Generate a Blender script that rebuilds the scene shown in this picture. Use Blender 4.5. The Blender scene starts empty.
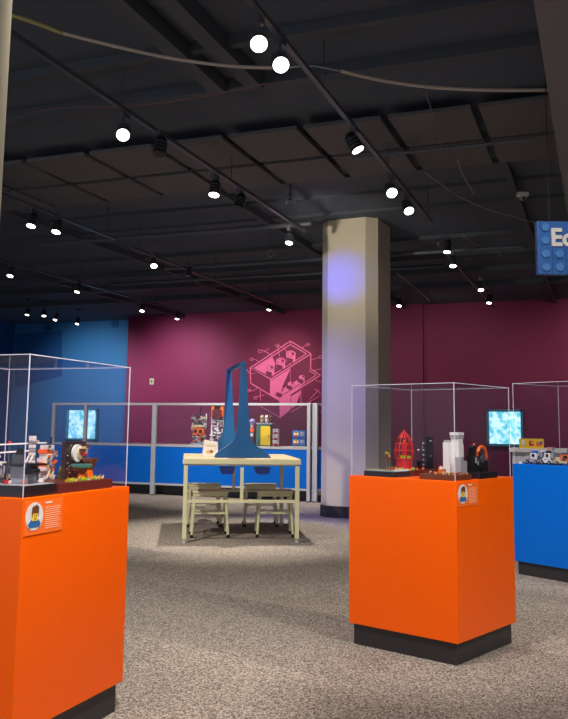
import bpy, bmesh, math, random
from mathutils import Vector, Matrix
random.seed(4)
PI=math.pi
SC=bpy.context.scene
COL=SC.collection
# ---------------------------------------------------------------- camera
EYE=1.25; F=833.64; CX=284.05; CY=320.94; PIT=.12621; ROLL=.01203; TH=.36264
cam_d=bpy.data.cameras.new('camera'); cam=bpy.data.objects.new('camera',cam_d); COL.objects.link(cam)
cam_d.sensor_fit='VERTICAL'; cam_d.sensor_height=36; cam_d.lens=36*F/719
cam_d.shift_y=-(359.5-CY)/719; cam_d.clip_end=200
cam.matrix_world=Matrix.Translation((0,0,EYE))@Matrix.Rotation(TH,4,'Z')@Matrix.Rotation(PI/2+PIT,4,'X')@Matrix.Rotation(ROLL,4,'Z')
SC.camera=cam
def at(px,py,z=None,Y=None,X=None):
    """survey helper: the room point seen in that direction on a given plane"""
    a=(px-CX)/F; b=-(py-CY)/F
    d=cam.matrix_world.to_3x3()@Vector((a,b,-1))
    if z is not None: t=(z-EYE)/d.z
    elif Y is not None: t=Y/d.y
    else: t=X/d.x
    return Vector((0,0,EYE))+d*t
# ---------------------------------------------------------------- materials
MATS={}
def srgb(c):
    return tuple(((v/255)/12.92 if v/255<=.04045 else (((v/255)+.055)/1.055)**2.4) for v in c)+(1,)
def mat(name,c,rough=.5,metal=0,emit=0,var=.06,scale=8,spec=.5,coat=0,bump=0):
    if name in MATS: return MATS[name]
    m=bpy.data.materials.new(name); m.use_nodes=True; nt=m.node_tree; b=nt.nodes['Principled BSDF']
    col=srgb(c)
    tc=nt.nodes.new('ShaderNodeTexCoord'); nz=nt.nodes.new('ShaderNodeTexNoise'); nz.inputs['Scale'].default_value=scale
    nz.inputs['Detail'].default_value=3
    nt.links.new(tc.outputs['Object'],nz.inputs['Vector'])
    mx=nt.nodes.new('ShaderNodeMix'); mx.data_type='RGBA'
    mx.inputs[6].default_value=tuple(v*(1-var) for v in col[:3])+(1,)
    mx.inputs[7].default_value=tuple(min(1,v*(1+var)) for v in col[:3])+(1,)
    nt.links.new(nz.outputs['Fac'],mx.inputs[0]); nt.links.new(mx.outputs[2],b.inputs['Base Color'])
    b.inputs['Roughness'].default_value=rough; b.inputs['Metallic'].default_value=metal
    b.inputs['Specular IOR Level'].default_value=spec; b.inputs['Coat Weight'].default_value=coat
    if emit:
        b.inputs['Emission Color'].default_value=col; b.inputs['Emission Strength'].default_value=emit
    if bump:
        bp=nt.nodes.new('ShaderNodeBump'); bp.inputs['Strength'].default_value=bump
        nt.links.new(nz.outputs['Fac'],bp.inputs['Height']); nt.links.new(bp.outputs['Normal'],b.inputs['Normal'])
    MATS[name]=m; return m
def glassmat(name,tint=(235,240,248),refl=.9,haze=0.0):
    m=bpy.data.materials.new(name); m.use_nodes=True; nt=m.node_tree
    for n in list(nt.nodes):
        if n.type!='OUTPUT_MATERIAL': nt.nodes.remove(n)
    out=nt.nodes[0]
    tr=nt.nodes.new('ShaderNodeBsdfTransparent'); tr.inputs[0].default_value=srgb(tint)
    gl=nt.nodes.new('ShaderNodeBsdfGlossy'); gl.inputs['Roughness'].default_value=.02
    lw=nt.nodes.new('ShaderNodeLayerWeight'); lw.inputs[0].default_value=.5
    pw=nt.nodes.new('ShaderNodeMath'); pw.operation='POWER'; pw.inputs[1].default_value=4
    nt.links.new(lw.outputs['Facing'],pw.inputs[0])
    mu=nt.nodes.new('ShaderNodeMath'); mu.operation='MULTIPLY_ADD'; mu.inputs[1].default_value=.28*refl; mu.inputs[2].default_value=.008*refl
    nt.links.new(pw.outputs[0],mu.inputs[0])
    mix=nt.nodes.new('ShaderNodeMixShader'); nt.links.new(mu.outputs[0],mix.inputs[0])
    nt.links.new(tr.outputs[0],mix.inputs[1]); nt.links.new(gl.outputs[0],mix.inputs[2])
    df=nt.nodes.new('ShaderNodeBsdfDiffuse'); df.inputs[0].default_value=srgb((200,195,225))
    nz=nt.nodes.new('ShaderNodeTexNoise'); nz.inputs['Scale'].default_value=3
    tc=nt.nodes.new('ShaderNodeTexCoord'); nt.links.new(tc.outputs['Object'],nz.inputs['Vector'])
    m2=nt.nodes.new('ShaderNodeMath'); m2.operation='MULTIPLY'; m2.inputs[1].default_value=haze*2
    nt.links.new(nz.outputs['Fac'],m2.inputs[0])
    mix2=nt.nodes.new('ShaderNodeMixShader'); nt.links.new(m2.outputs[0],mix2.inputs[0])
    nt.links.new(mix.outputs[0],mix2.inputs[1]); nt.links.new(df.outputs[0],mix2.inputs[2])
    nt.links.new(mix2.outputs[0],out.inputs[0]); MATS[name]=m; return m
C=dict(
 orange=mat('orange laminate',(255,98,0),.35,var=.02,scale=2,spec=.25),
 blue=mat('blue laminate',(0,102,208),.35,var=.02,scale=2,spec=.25),
 kick=mat('black kick plate',(44,42,44),.45),
 black=mat('black plastic',(22,22,24),.4),
 ceilk=mat('black painted steel',(74,79,86),.7),
 track=mat('black track',(78,80,86),.35),
 white=mat('white plastic',(232,228,220),.4),
 grey=mat('light grey bricks',(165,165,168),.4),
 dgrey=mat('dark grey bricks',(82,84,88),.4),
 red=mat('red bricks',(205,22,20),.35),
 dred=mat('dark red bricks',(92,34,30),.4),
 dbrown=mat('near black brown bricks',(50,34,32),.4),
 brown=mat('brown bricks',(112,60,30),.4),
 tan=mat('tan bricks',(214,190,140),.45),
 yellow=mat('yellow bricks',(245,205,20),.4),
 lime=mat('lime bricks',(165,205,30),.4),
 green=mat('green bricks',(52,120,70),.4),
 teal=mat('teal bricks',(80,135,138),.4),
 bor=mat('bright orange bricks',(250,110,20),.35),
 bblue=mat('bright blue bricks',(35,90,190),.35),
 lav=mat('lavender bricks',(190,175,225),.4),
 skin=mat('portrait yellow',(250,205,40),.5),
 hair=mat('portrait brown',(110,60,35),.6),
 shirt=mat('portrait blue',(40,105,170),.6),
 disc=mat('portrait disc',(225,222,225),.5),
 plq=mat('plaque orange film',(255,116,42),.25,var=.01),
 ink=mat('pale lettering',(255,205,170),.5),
 alu=mat('brushed aluminium',(205,205,210),.35,metal=.35,scale=30),
 frame=mat('cream painted steel',(214,208,166),.4,var=.03),
 wood=mat('pale beech top',(222,190,150),.4,scale=3,var=.1),
 fin=mat('deep blue painted board',(22,86,140),.35,var=.04),
 bin=mat('dark blue bin',(20,40,110),.4),
 rubber=mat('black rubber',(20,20,20),.7),
 col=mat('beige column paint',(214,202,172),.6,var=.03,bump=.03,scale=3),
 mag=mat('magenta wall paint',(130,29,74),.7,var=.05,scale=1.5),
 magd=mat('magenta pilaster paint',(122,28,70),.7,var=.05,scale=1.5),
 pink=mat('pink mural paint',(255,112,172),.6,var=.04),
 wallr_added=mat('dusky purple added wall',(84,48,74),.8),
 wblue=mat('blue wall paint',(50,122,180),.7,var=.04,scale=1),
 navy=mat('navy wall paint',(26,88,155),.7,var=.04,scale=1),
 panel=mat('charcoal ceiling panel',(98,96,96),.85,var=.1,scale=3),
 deck=mat('black ceiling deck',(82,90,101),.9,var=.2,scale=.8),
 soff=mat('charcoal soffit paint',(122,120,122),.9,var=.04),
 cable=mat('pale conduit',(190,178,160),.5),
 ycable=mat('yellow lit conduit',(186,180,112),.5),  # pale conduit where yellow light is put into the colour
 rcable=mat('reddish cable',(120,84,74),.6),
 wire=mat('grey wire',(150,150,150),.5),
 lens=mat('lit lamp lens',(255,246,232),.3,emit=6,var=0),
 dlens=mat('unlit lamp lens',(60,60,62),.2),
 edge=mat('polished acrylic edge',(205,205,222),.25,emit=.03,var=.02),  # faint emission makes the edges glow, no lamp in them
 text=mat('off white letters',(238,232,220),.5),
 signb=mat('sign blue',(52,108,180),.35,var=.04),
 studb=mat('sign stud blue',(78,140,205),.3,var=.03),
 bolt=mat('small fittings beige',(190,180,150),.5),
 placard=mat('yellow green placard',(190,195,110),.5),
 cyanf=mat('teal window reveal',(60,150,170),.5),
)
C['glass']=glassmat('clear acrylic',(250,250,253),1.0,.004)
C['pane']=glassmat('partition glass',(245,246,252),1.2,.012)
# carpet
def carpet():
    m=bpy.data.materials.new('speckled carpet'); m.use_nodes=True; nt=m.node_tree; b=nt.nodes['Principled BSDF']
    N=lambda t:nt.nodes.new(t); L=nt.links.new
    tc=N('ShaderNodeTexCoord')
    n1=N('ShaderNodeTexVoronoi'); n1.inputs['Scale'].default_value=150
    L(tc.outputs['Object'],n1.inputs['Vector'])
    sp=N('ShaderNodeSeparateColor'); L(n1.outputs['Color'],sp.inputs[0])
    r=N('ShaderNodeValToRGB'); e=r.color_ramp.elements
    e[0].position=.1; e[0].color=srgb((98,91,86)); e[1].position=.95; e[1].color=srgb((212,200,186))
    x=e.new(.5); x.color=srgb((154,144,134))
    L(sp.outputs[0],r.inputs[0])
    # carpet tiles with slightly different tone
    br=N('ShaderNodeTexBrick'); br.inputs['Scale'].default_value=1; br.inputs['Mortar Size'].default_value=0
    br.inputs['Brick Width'].default_value=2.4; br.inputs['Row Height'].default_value=1.2
    br.inputs['Color1'].default_value=(.72,.72,.74,1); br.inputs['Color2'].default_value=(1,.98,.96,1)
    mp=N('ShaderNodeMapping'); mp.inputs['Rotation'].default_value=(0,0,.3); L(tc.outputs['Object'],mp.inputs['Vector']); L(mp.outputs[0],br.inputs['Vector'])
    n2=N('ShaderNodeTexNoise'); n2.inputs['Scale'].default_value=.6; L(tc.outputs['Object'],n2.inputs['Vector'])
    r2=N('ShaderNodeValToRGB'); r2.color_ramp.elements[0].position=.35; r2.color_ramp.elements[0].color=(.85,.85,.87,1); r2.color_ramp.elements[1].position=.65; r2.color_ramp.elements[1].color=(1,1,1,1)
    L(n2.outputs['Fac'],r2.inputs[0])
    m1=N('ShaderNodeMix'); m1.data_type='RGBA'; m1.blend_type='MULTIPLY'; m1.inputs[0].default_value=1
    m2=N('ShaderNodeMix'); m2.data_type='RGBA'; m2.blend_type='MULTIPLY'; m2.inputs[0].default_value=1
    L(r.outputs[0],m1.inputs[6]); L(br.outputs[0],m1.inputs[7]); L(m1.outputs[2],m2.inputs[6]); L(r2.outputs[0],m2.inputs[7])
    L(m2.outputs[2],b.inputs['Base Color']); b.inputs['Roughness'].default_value=.95; b.inputs['Specular IOR Level'].default_value=.1
    return m
C['carpet']=carpet()
def outside():
    m=bpy.data.materials.new('bright foliage outside'); m.use_nodes=True; nt=m.node_tree; b=nt.nodes['Principled BSDF']
    tc=nt.nodes.new('ShaderNodeTexCoord'); n=nt.nodes.new('ShaderNodeTexNoise'); n.inputs['Scale'].default_value=9; n.inputs['Detail'].default_value=6
    nt.links.new(tc.outputs['Object'],n.inputs['Vector'])
    r=nt.nodes.new('ShaderNodeValToRGB'); e=r.color_ramp.elements
    e[0].position=.38; e[0].color=srgb((80,190,195)); e[1].position=.58; e[1].color=srgb((205,250,250))
    nt.links.new(n.outputs['Fac'],r.inputs[0]); nt.links.new(r.outputs[0],b.inputs['Emission Color']); b.inputs['Emission Strength'].default_value=1.1
    b.inputs['Base Color'].default_value=(0,0,0,1)
    return m
C['outside']=outside()
# ---------------------------------------------------------------- mesh builder
class MB:
    def __init__(s): s.bm=bmesh.new(); s.m=[]
    def mi(s,k):
        if k not in s.m: s.m.append(k)
        return s.m.index(k)
    def _fin(s,vs,k):
        i=s.mi(k); done=set()
        for v in vs:
            for f in v.link_faces:
                if f not in done: f.material_index=i; done.add(f)
    def box(s,c,size,k,rz=0,rx=0,ry=0):
        M=Matrix.Translation(c)@Matrix.Rotation(rz,4,'Z')@Matrix.Rotation(ry,4,'Y')@Matrix.Rotation(rx,4,'X')@Matrix.Diagonal((*size,1))
        r=bmesh.ops.create_cube(s.bm,size=1,matrix=M); s._fin(r['verts'],k); return s
    def bar(s,a,b,w,h,k):
        a=Vector(a);b=Vector(b);d=b-a
        M=Matrix.Translation((a+b)/2)@d.to_track_quat('Y','Z').to_matrix().to_4x4()@Matrix.Diagonal((w,d.length,h,1))
        r=bmesh.ops.create_cube(s.bm,size=1,matrix=M); s._fin(r['verts'],k); return s
    def rod(s,a,b,r1,k,r2=None,n=12):
        a=Vector(a);b=Vector(b);d=b-a
        M=Matrix.Translation((a+b)/2)@d.to_track_quat('Z','Y').to_matrix().to_4x4()
        r=bmesh.ops.create_cone(s.bm,cap_ends=True,segments=n,radius1=r1,radius2=r1 if r2 is None else r2,depth=d.length,matrix=M)
        s._fin(r['verts'],k); return s
    def ball(s,c,r,k,sc=(1,1,1),n=12):
        r_=bmesh.ops.create_uvsphere(s.bm,u_segments=n,v_segments=n//2+2,radius=r,matrix=Matrix.Translation(c)@Matrix.Diagonal((*sc,1)))
        s._fin(r_['verts'],k); return s
    def tube(s,pts,r,k,n=8):
        pts=[Vector(p) for p in pts]; rings=[]
        for i,p in enumerate(pts):
            d=(pts[min(i+1,len(pts)-1)]-pts[max(i-1,0)]).normalized()
            up=Vector((0,0,1)) if abs(d.z)<.9 else Vector((1,0,0))
            u=d.cross(up).normalized(); v=u.cross(d)
            rings.append([s.bm.verts.new(p+(u*math.cos(2*PI*j/n)+v*math.sin(2*PI*j/n))*r) for j in range(n)])
        i0=s.mi(k)
        for A,B in zip(rings,rings[1:]):
            for j in range(n):
                f=s.bm.faces.new((A[j],A[(j+1)%n],B[(j+1)%n],B[j])); f.material_index=i0; f.smooth=True
        for R in (rings[0],rings[-1]): s.bm.faces.new(R).material_index=i0
        return s
    def prism(s,pts,off,k):
        """extrude polygon (3d points) by vector off"""
        i=s.mi(k); off=Vector(off)
        A=[s.bm.verts.new(Vector(p)) for p in pts]; B=[s.bm.verts.new(Vector(p)+off) for p in pts]
        s.bm.faces.new(A).material_index=i; s.bm.faces.new(B[::-1]).material_index=i
        n=len(A)
        for j in range(n): s.bm.faces.new((A[j],B[j],B[(j+1)%n],A[(j+1)%n])).material_index=i
        return s
    def poly(s,pts,k):
        s.bm.faces.new([s.bm.verts.new(Vector(p)) for p in pts]).material_index=s.mi(k); return s
    def brick(s,x,y,z,w,d,h,k,stud=.016):
        s.box((x,y,z+h/2),(w,d,h),k)
        nx=max(1,int(w/stud)); ny=max(1,int(d/stud))
        if nx*ny<=150:
            for i in range(nx):
                for j in range(ny):
                    s.rod((x-w/2+(i+.5)*w/nx,y-d/2+(j+.5)*d/ny,z+h),(x-w/2+(i+.5)*w/nx,y-d/2+(j+.5)*d/ny,z+h+.004),stud*.3,k,n=8)
        return s
    def build(s,name,parent=None,bevel=0,loc=None,smooth=False):
        bmesh.ops.recalc_face_normals(s.bm,faces=s.bm.faces[:])
        me=bpy.data.meshes.new(name); s.bm.to_mesh(me); s.bm.free()
        for k in s.m: me.materials.append(C[k])
        if smooth:
            for p in me.polygons: p.use_smooth=True
        o=bpy.data.objects.new(name,me); COL.objects.link(o)
        if parent is not None: o.parent=parent
        if loc is not None: o.location=loc
        if bevel:
            b=o.modifiers.new('bevel','BEVEL'); b.width=bevel; b.segments=2; b.limit_method='ANGLE'
        return o
def tag(o,label,cat,group=None):
    o['label']=label; o['category']=cat
    if group: o['group']=group
    return o
def thing(name,label,cat,loc=(0,0,0),rz=0,group=None):
    o=bpy.data.objects.new(name,None); COL.objects.link(o); o.location=loc; o.rotation_euler=(0,0,rz); o.empty_display_size=.1
    return tag(o,label,cat,group)
def struct(o): o['kind']='structure'; return o
def copy_tree(o,parent=None):
    c=o.copy(); COL.objects.link(c); c.parent=parent
    for ch in list(o.children): copy_tree(ch,c)
    return c
# ---------------------------------------------------------------- shell
ZC=4.25
YW=at(320,308.5,z=ZC).y            # magenta wall
YB=at(118,320,z=ZC).y              # blue wall, a little further back
XL=at(15,324,z=ZC).x
XM=at(127,360,Y=YW).x              # where magenta begins
XP0=at(391,360,Y=YW).x; XP1=at(424,360,Y=YW).x
XR=9.5; Y0=-3.0
b=MB(); b.box(((XL+XR)/2,(Y0+YB)/2,-.05),(XR-XL+.4,YB-Y0+.4,.1),'carpet'); struct(b.build('floor'))
b=MB(); b.box(((XM+XR)/2,YW+.1,ZC/2),(XR-XM,.2,ZC),'mag')
b.box((XM+.05,(YW+YB)/2+.1,ZC/2),(.1,YB-YW+.1,ZC),'mag')
struct(b.build('wall_back'))
b=MB(); b.box(((XP0+XP1)/2,YW-.06,ZC/2),(XP1-XP0,.12,ZC),'magd'); struct(b.build('trim_1'))
wb=MB(); wb.box(((XL+XM)/2,YB+.1,ZC/2),(XM-XL,.2,ZC),'wblue'); wbl=struct(wb.build('wall_back_left'))
b=MB(); b.box((XL-.1,(Y0+YB)/2,ZC/2),(.2,YB-Y0,ZC),'navy'); struct(b.build('wall_left'))
b=MB(); b.box((XR+.1,(YW+1.0)/2,ZC/2),(.2,YW-1.0,ZC),'wallr_added'); struct(b.build('wall_right_blocker'))  # unseen wall added to darken what the acrylic covers reflect
# navy field and round discs laid thinly over the blue wall
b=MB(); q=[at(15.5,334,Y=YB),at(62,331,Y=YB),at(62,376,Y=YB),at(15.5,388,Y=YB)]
b.prism([(p.x,YB-.004,p.z) for p in q],(0,-.01,0),'navy'); struct(b.build('navy_panel',wbl))
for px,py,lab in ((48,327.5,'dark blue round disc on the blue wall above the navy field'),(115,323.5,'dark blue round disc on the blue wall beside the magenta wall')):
    c=at(px,py,Y=YB); b=MB(); b.rod((c.x,YB-.03,c.z),(c.x,YB-.002,c.z),.12,'navy',n=24); struct(b.build('navy_disc',wbl))
# ceiling deck with beams
b=MB(); b.box(((XL+XR)/2,(Y0+YB)/2,ZC+.05),(XR-XL+.4,YB-Y0+.4,.1),'deck'); ceil=struct(b.build('ceiling'))
def chb(name,a,bb,w,h,k='ceilk'):
    m=MB(); m.bar(a,bb,w,h,k); o=m.build(name,ceil); o['kind']='structure'; return o
for y,w,h in ((3.9,.25,.14),(5.6,.08,.08),(6.35,.12,.1),(9.35,.2,.05),(10.1,.1,.04),(11.0,.16,.04),(12.9,.3,.06),(14.2,.12,.1),(15.6,.25,.1),(17.2,.2,.1)):
    chb('beam',(XL,y,ZC-h/2),(XR,y,ZC-h/2),w,h)
for px,py in ((120,0),(172,0)):
    p=at(px,py,z=4.15); chb('duct',(p.x,2.5,4.17),(p.x,6.3,4.17),.14,.14)
for v in (-10.5,-7.6,-4.4,-.9,1.4,3.5): chb('joist',(v,9.1,4.19),(v,YB,4.19),.07,.1)
for y,x0,x1,z in ((10.5,-8,-3.6,4.0),(12.6,-7,-1.0,3.95),(at(460,257,z=4.0).y,-.3,3.5,4.0),(14.0,-9,-2.4,4.0)):
    m=MB(); m.rod((x0,y,z),(x1,y,z),.035,'track'); o=m.build('pipe',ceil); o['kind']='structure'
# acoustic panels in two rows
k=(4.12-EYE)/(4.05-EYE)
vs=[-7.35,-6.55,-5.75,-4.95,-4.15,-3.36,-2.578,-1.76,-.95,-.14,.66]
ORD=['leftmost','second from left','third from left','fourth from left','fifth from left','sixth from left','seventh from left','eighth from left','ninth from left','tenth from left']
for r,(u0,u1) in enumerate(((7.14,8.0),(8.06,8.82))):
    for i,(a,c) in enumerate(zip(vs,vs[1:])):
        m=MB(); m.box(((a+c)/2*k,(u0+u1)/2*k,4.14),((c-a)*k-.07,(u1-u0)*k-.03,.04),'panel')
        tag(m.build('ceiling_panel',bevel=.005),'flat charcoal ceiling panel, %s in the %s row'%(ORD[i],('nearer','farther')[r]),'ceiling panel','charcoal panels hung under the black ceiling')
m=MB(); m.rod((-2.3,8.05*k*.97,4.0),(-.5,8.05*k*.97,4.0),.018,'track'); tag(m.build('conduit'),'thin straight dark conduit crossing below the right hand ceiling panels','conduit')
# soffit at right, near column at left
m=MB(); m.box((1.26,4.9,3.9),(3.0,8.0,.8),'soff'); o=m.build('ceiling_soffit'); struct(o)
o.location=(.0,.0,0)
o.location.x=-.02
p=at(13,0,Y=1.7)
m=MB(); R=.3
cxn=p.x-R*.97
m.prism([(cxn+R*math.cos(PI/8+i*PI/4),1.6+R*math.sin(PI/8+i*PI/4),0) for i in range(8)],(0,0,ZC),'col')
tag(m.build('near_column'),'beige octagonal column cut off by the left edge of the photo','column')
# ---------------------------------------------------------------- main column
c0=at(345,518,z=0)
fc=at(349.5,518.5,z=0); ang=TH+math.radians(-5+27)   # facing of the wide face
def octo(b,c,w1,w2,rot,z0,h,k,grow=0):
    # alternating wide (w1) and narrow (w2) faces
    s=w2/math.sqrt(2); H_=(w1/2+s)+grow; hw=w1/2+grow*.41
    pts=[(-hw,-H_),(hw,-H_),(H_,-hw),(H_,hw),(hw,H_),(-hw,H_),(-H_,hw),(-H_,-hw)]
    M=Matrix.Rotation(rot,2)
    P=[M@Vector(q_) for q_ in pts]
    b.prism([(c.x+q_.x,c.y+q_.y,z0) for q_ in P],(0,0,h),k)
W1,W2=.575,.2
Hh=W1/2+W2/math.sqrt(2)
rot=-.07
nrm=Vector((math.sin(rot),-math.cos(rot)))
cc=Vector((fc.x,fc.y))-nrm*Hh-Vector((math.cos(TH),math.sin(TH)))*.05
colo=thing('column','tall beige octagonal column with blue light glow, behind the right orange case','column',(cc.x,cc.y,0))
m=MB(); octo(m,Vector((0,0)),W1,W2,rot,0,ZC,'col'); m.build('shaft',colo)
m=MB(); octo(m,Vector((0,0)),W1,W2,rot,0,.16,'kick',.012); m.build('baseboard',colo)
# placard on right face of column
n2=Vector((math.sin(rot+PI/4),-math.cos(rot+PI/4)))
for nm,px,py,w,h,kk in (('placard',387,396,.09,.16,'placard'),):
    t=at(px,py,Y=cc.y-.2); ctr=cc+n2*(Hh+.006)
    m=MB(); m.box((ctr.x,ctr.y,t.z),(w,.01,h),kk,rz=rot+PI/4)
    for j in range(3): m.box((ctr.x+n2.x*.006,ctr.y+n2.y*.006,t.z+.04-.035*j),(w*.7,.004,.012),'kick',rz=rot+PI/4)
    tag(m.build('wall_placard'),'small yellow green placard on the right side of the beige column','placard')
# ---------------------------------------------------------------- windows in the back wall
def window(n,x0,y0,x1,y1,YY):
    a=at(x0,y0,Y=YY-.1); c=at(x1,y1,Y=YY-.1); w=c.x-a.x; h=a.z-c.z; xc=(a.x+c.x)/2; zc=(a.z+c.z)/2
    m=MB(); t=.05
    for s in (-1,1): m.box((xc+s*(w/2-t/2),YY-.06,zc),(t,.12,h),'cyanf'); m.box((xc,YY-.06,zc+s*(h/2-t/2)),(w,.12,t),'cyanf')
    o=struct(m.build('window_%d'%n))
    m=MB(); m.box((xc,YY-.012,zc),(w-2*t,.012,h-2*t),'outside'); struct(m.build('outside_view',o))
    m=MB(); m.box((xc,YY-.07,zc),(w-2*t,.006,h-2*t),'pane'); struct(m.build('pane',o))
window(1,486.5,409.5,523.5,446.5,YW)
window(2,66.5,408.5,96.5,440.5,YB)
def plate(px,py,w,h,lab,kk='bolt',YY=None):
    t=at(px,py,Y=YW-.01); m=MB(); m.box((t.x,YW-.012,t.z),(w,.02,h),kk); m.box((t.x,YW-.026,t.z),(w*.3,.012,h*.4),'kick'); tag(m.build('wall_switch',bevel=.004),lab,'switch')
plate(152,381.5,.13,.17,'small beige switch plate on the magenta wall above the left partition')
plate(406,420,.12,.16,'small pale switch plate on the magenta wall behind the red cage model')
# ---------------------------------------------------------------- mural
m=MB(); ym=[YW-.006]
def mp(zx,zy):
    t=at(240+zx/6.311,330+zy/6.311,Y=YW-.006); return (t.x,ym[0],t.z)
def fill(pts,k='pink'):
    ym[0]-=.0006; m.poly([mp(*p_) for p_ in pts],k)
def line(pts,w=6,k='pink',close=False):
    ym[0]-=.0002
    pts=list(pts)+([pts[0]] if close else [])
    for (x0,y0),(x1,y1) in zip(pts,pts[1:]):
        L_=math.hypot(x1-x0,y1-y0); nx,ny=-(y1-y0)/L_*w/2,(x1-x0)/L_*w/2; ex,ey=(x1-x0)/L_*w*.3,(y1-y0)/L_*w*.3
        m.poly([mp(x0+nx-ex,y0+ny-ey),mp(x1+nx+ex,y1+ny+ey),mp(x1-nx+ex,y1-ny+ey),mp(x0-nx-ex,y0-ny-ey)],k)
def circ(x,y,rx,ry,n=16): return [(x+rx*math.cos(2*PI*i/n),y+ry*math.sin(2*PI*i/n)) for i in range(n)]
fill([(95,240),(205,170),(225,215),(185,290)])
fill([(190,310),(320,235),(320,330),(320,500),(300,520),(250,558),(250,440),(190,405)])
fill([(320,420),(390,378),(352,478),(320,500)])
fill([(240,395),(400,290),(415,330),(330,400),(255,432)])
fill([(270,352),(320,240),(320,330),(262,380)],'mag')
line([(65,240),(318,70),(448,150),(195,310)],7,close=True)
line([(90,240),(318,92),(420,150),(195,292)],6,close=True)
line([(75,246),(195,318),(440,162)],4,'mag')
line([(65,240),(68,335),(252,447),(508,285),(446,245),(448,150)],7)
line([(195,310),(192,405)],6)
line([(205,408),(252,433),(482,284),(436,256)],5)
line([(215,405),(250,425),(455,292)],4,'mag')
for cx_,cy_,s in ((190,238,1),(258,196,1),(322,152,1.05)):
    fill([(cx_-28*s,cy_),(cx_+28*s,cy_),(cx_+28*s,cy_+45*s),(cx_-28*s,cy_+45*s)])
    fill(circ(cx_,cy_,30*s,22*s)); fill(circ(cx_+12,cy_-2,9,8),'mag')
    line(circ(cx_,cy_,20*s,14*s),2,'mag',True)
    fill([(cx_-26*s,cy_+20*s),(cx_+12*s,cy_+30*s),(cx_+10*s,cy_+58*s),(cx_-26*s,cy_+42*s)],'mag')
for cx_,cy_ in ((258,385),(322,340),(392,298)):
    fill(circ(cx_,cy_,20,14)); fill([(cx_-28,cy_+6),(cx_+8,cy_+16),(cx_+6,cy_+42),(cx_-28,cy_+28)],'mag'); fill(circ(cx_+10,cy_-4,7,6),'mag')
line([(130,380),(132,445)],4); line([(385,380),(388,470)],4); line([(318,240),(320,330)],3)
line([(322,430),(322,500)],3,'mag')
for L_ in ([(205,160),(150,130),(122,124)],[(150,140),(185,118)],[(250,165),(245,120),(238,100)],[(300,140),(275,108),(238,98)],[(395,115),(412,98),(440,90)],
           [(448,188),(480,180),(512,172)],[(125,205),(100,186),(72,184)],[(95,275),(60,272),(45,250)],[(470,255),(515,245)],[(478,318),(515,330)],[(110,368),(85,385),(55,383)],
           [(155,410),(115,420),(88,432)],[(475,372),(515,405)],[(500,378),(440,440)],[(130,480),(250,550)],[(320,520),(500,420)],[(490,490),(515,520)],[(322,92),(322,70)]):
    line(L_,4)
for cx_,cy_ in ((128,135),(238,98),(432,92),(510,170),(75,185),(60,383),(100,430)):
    line(circ(cx_,cy_,12,10,6),4,close=True)
tag(m.build('wall_mural'),'pink line mural of an open studded brick painted on the magenta wall','mural')
# ---------------------------------------------------------------- partition
YR=13.5
xs=[at(x,450,Y=YR).x for x in (52.5,84.5,154,309)]
zt=at(230,403,Y=YR).z; zm=at(230,447,Y=YR).z
zt=round(zt,3); zm=round(zm,3)
par=thing('glass_partition','long aluminium framed partition with glass above blue panels, behind the table','partition',(xs[2],YR,0))
def partition(par,pts,posts=None):
    o=par.location
    P=[Vector((x-o.x,y-o.y,0)) for x,y in pts]
    for p_ in P:
        m=MB(); m.box((p_.x,p_.y,zt/2),(.06 if p_!=P[2%len(P)] else .09,.06,zt),'alu'); m.build('post',par,bevel=.004)
        m=MB(); m.rod((p_.x,p_.y,0),(p_.x,p_.y,.015),.05,'kick'); m.build('foot',par)
    for a,c in zip(P,P[1:]):
        d=(c-a).normalized(); a2=a+d*.035; c2=c-d*.035
        for z,h,nm in ((zt-.02,.04,'top_rail'),(zm,.035,'middle_rail'),(.2,.035,'bottom_rail')):
            m=MB(); m.bar(a2+Vector((0,0,z)),c2+Vector((0,0,z)),.045,h,'alu'); m.build(nm,par)
        m=MB(); m.bar(a2+Vector((0,0,(zm+zt)/2)),c2+Vector((0,0,(zm+zt)/2)),.01,zt-zm-.07,'pane'); m.build('glass_pane',par)
        m=MB(); m.bar(a2+Vector((0,0,(zm+.2)/2)),c2+Vector((0,0,(zm+.2)/2)),.03,zm-.235,'blue'); m.build('blue_panel',par)
partition(par,[(x,YR) for x in xs])
e=at(322.5,450,Y=YR+.25)
pr2=thing('glass_partition','short angled partition end with glass above blue, beside the beige column','partition',(xs[3]+.1,YR+.03,0))
partition(pr2,[(xs[3]+.1,YR+.03),(xs[3]+.62,YR+.45)])
# counter behind
m=MB(); m.box(((xs[0]+xs[3])/2,YR+.5,.44),(xs[3]-xs[0]-.2,.7,.88-.02),'kick'); 
cnt=thing('display_counter','long white topped counter behind the glass partition','counter',((xs[0]+xs[3])/2,YR+.5,0))
m=MB(); m.box((0,0,.44),(xs[3]-xs[0]-.2,.66,.86),'kick'); m.build('cabinet',cnt)
m=MB(); m.box((0,0,.885),(xs[3]-xs[0]-.1,.72,.03),'white'); m.build('worktop',cnt,bevel=.004)
ZK=.90
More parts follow.
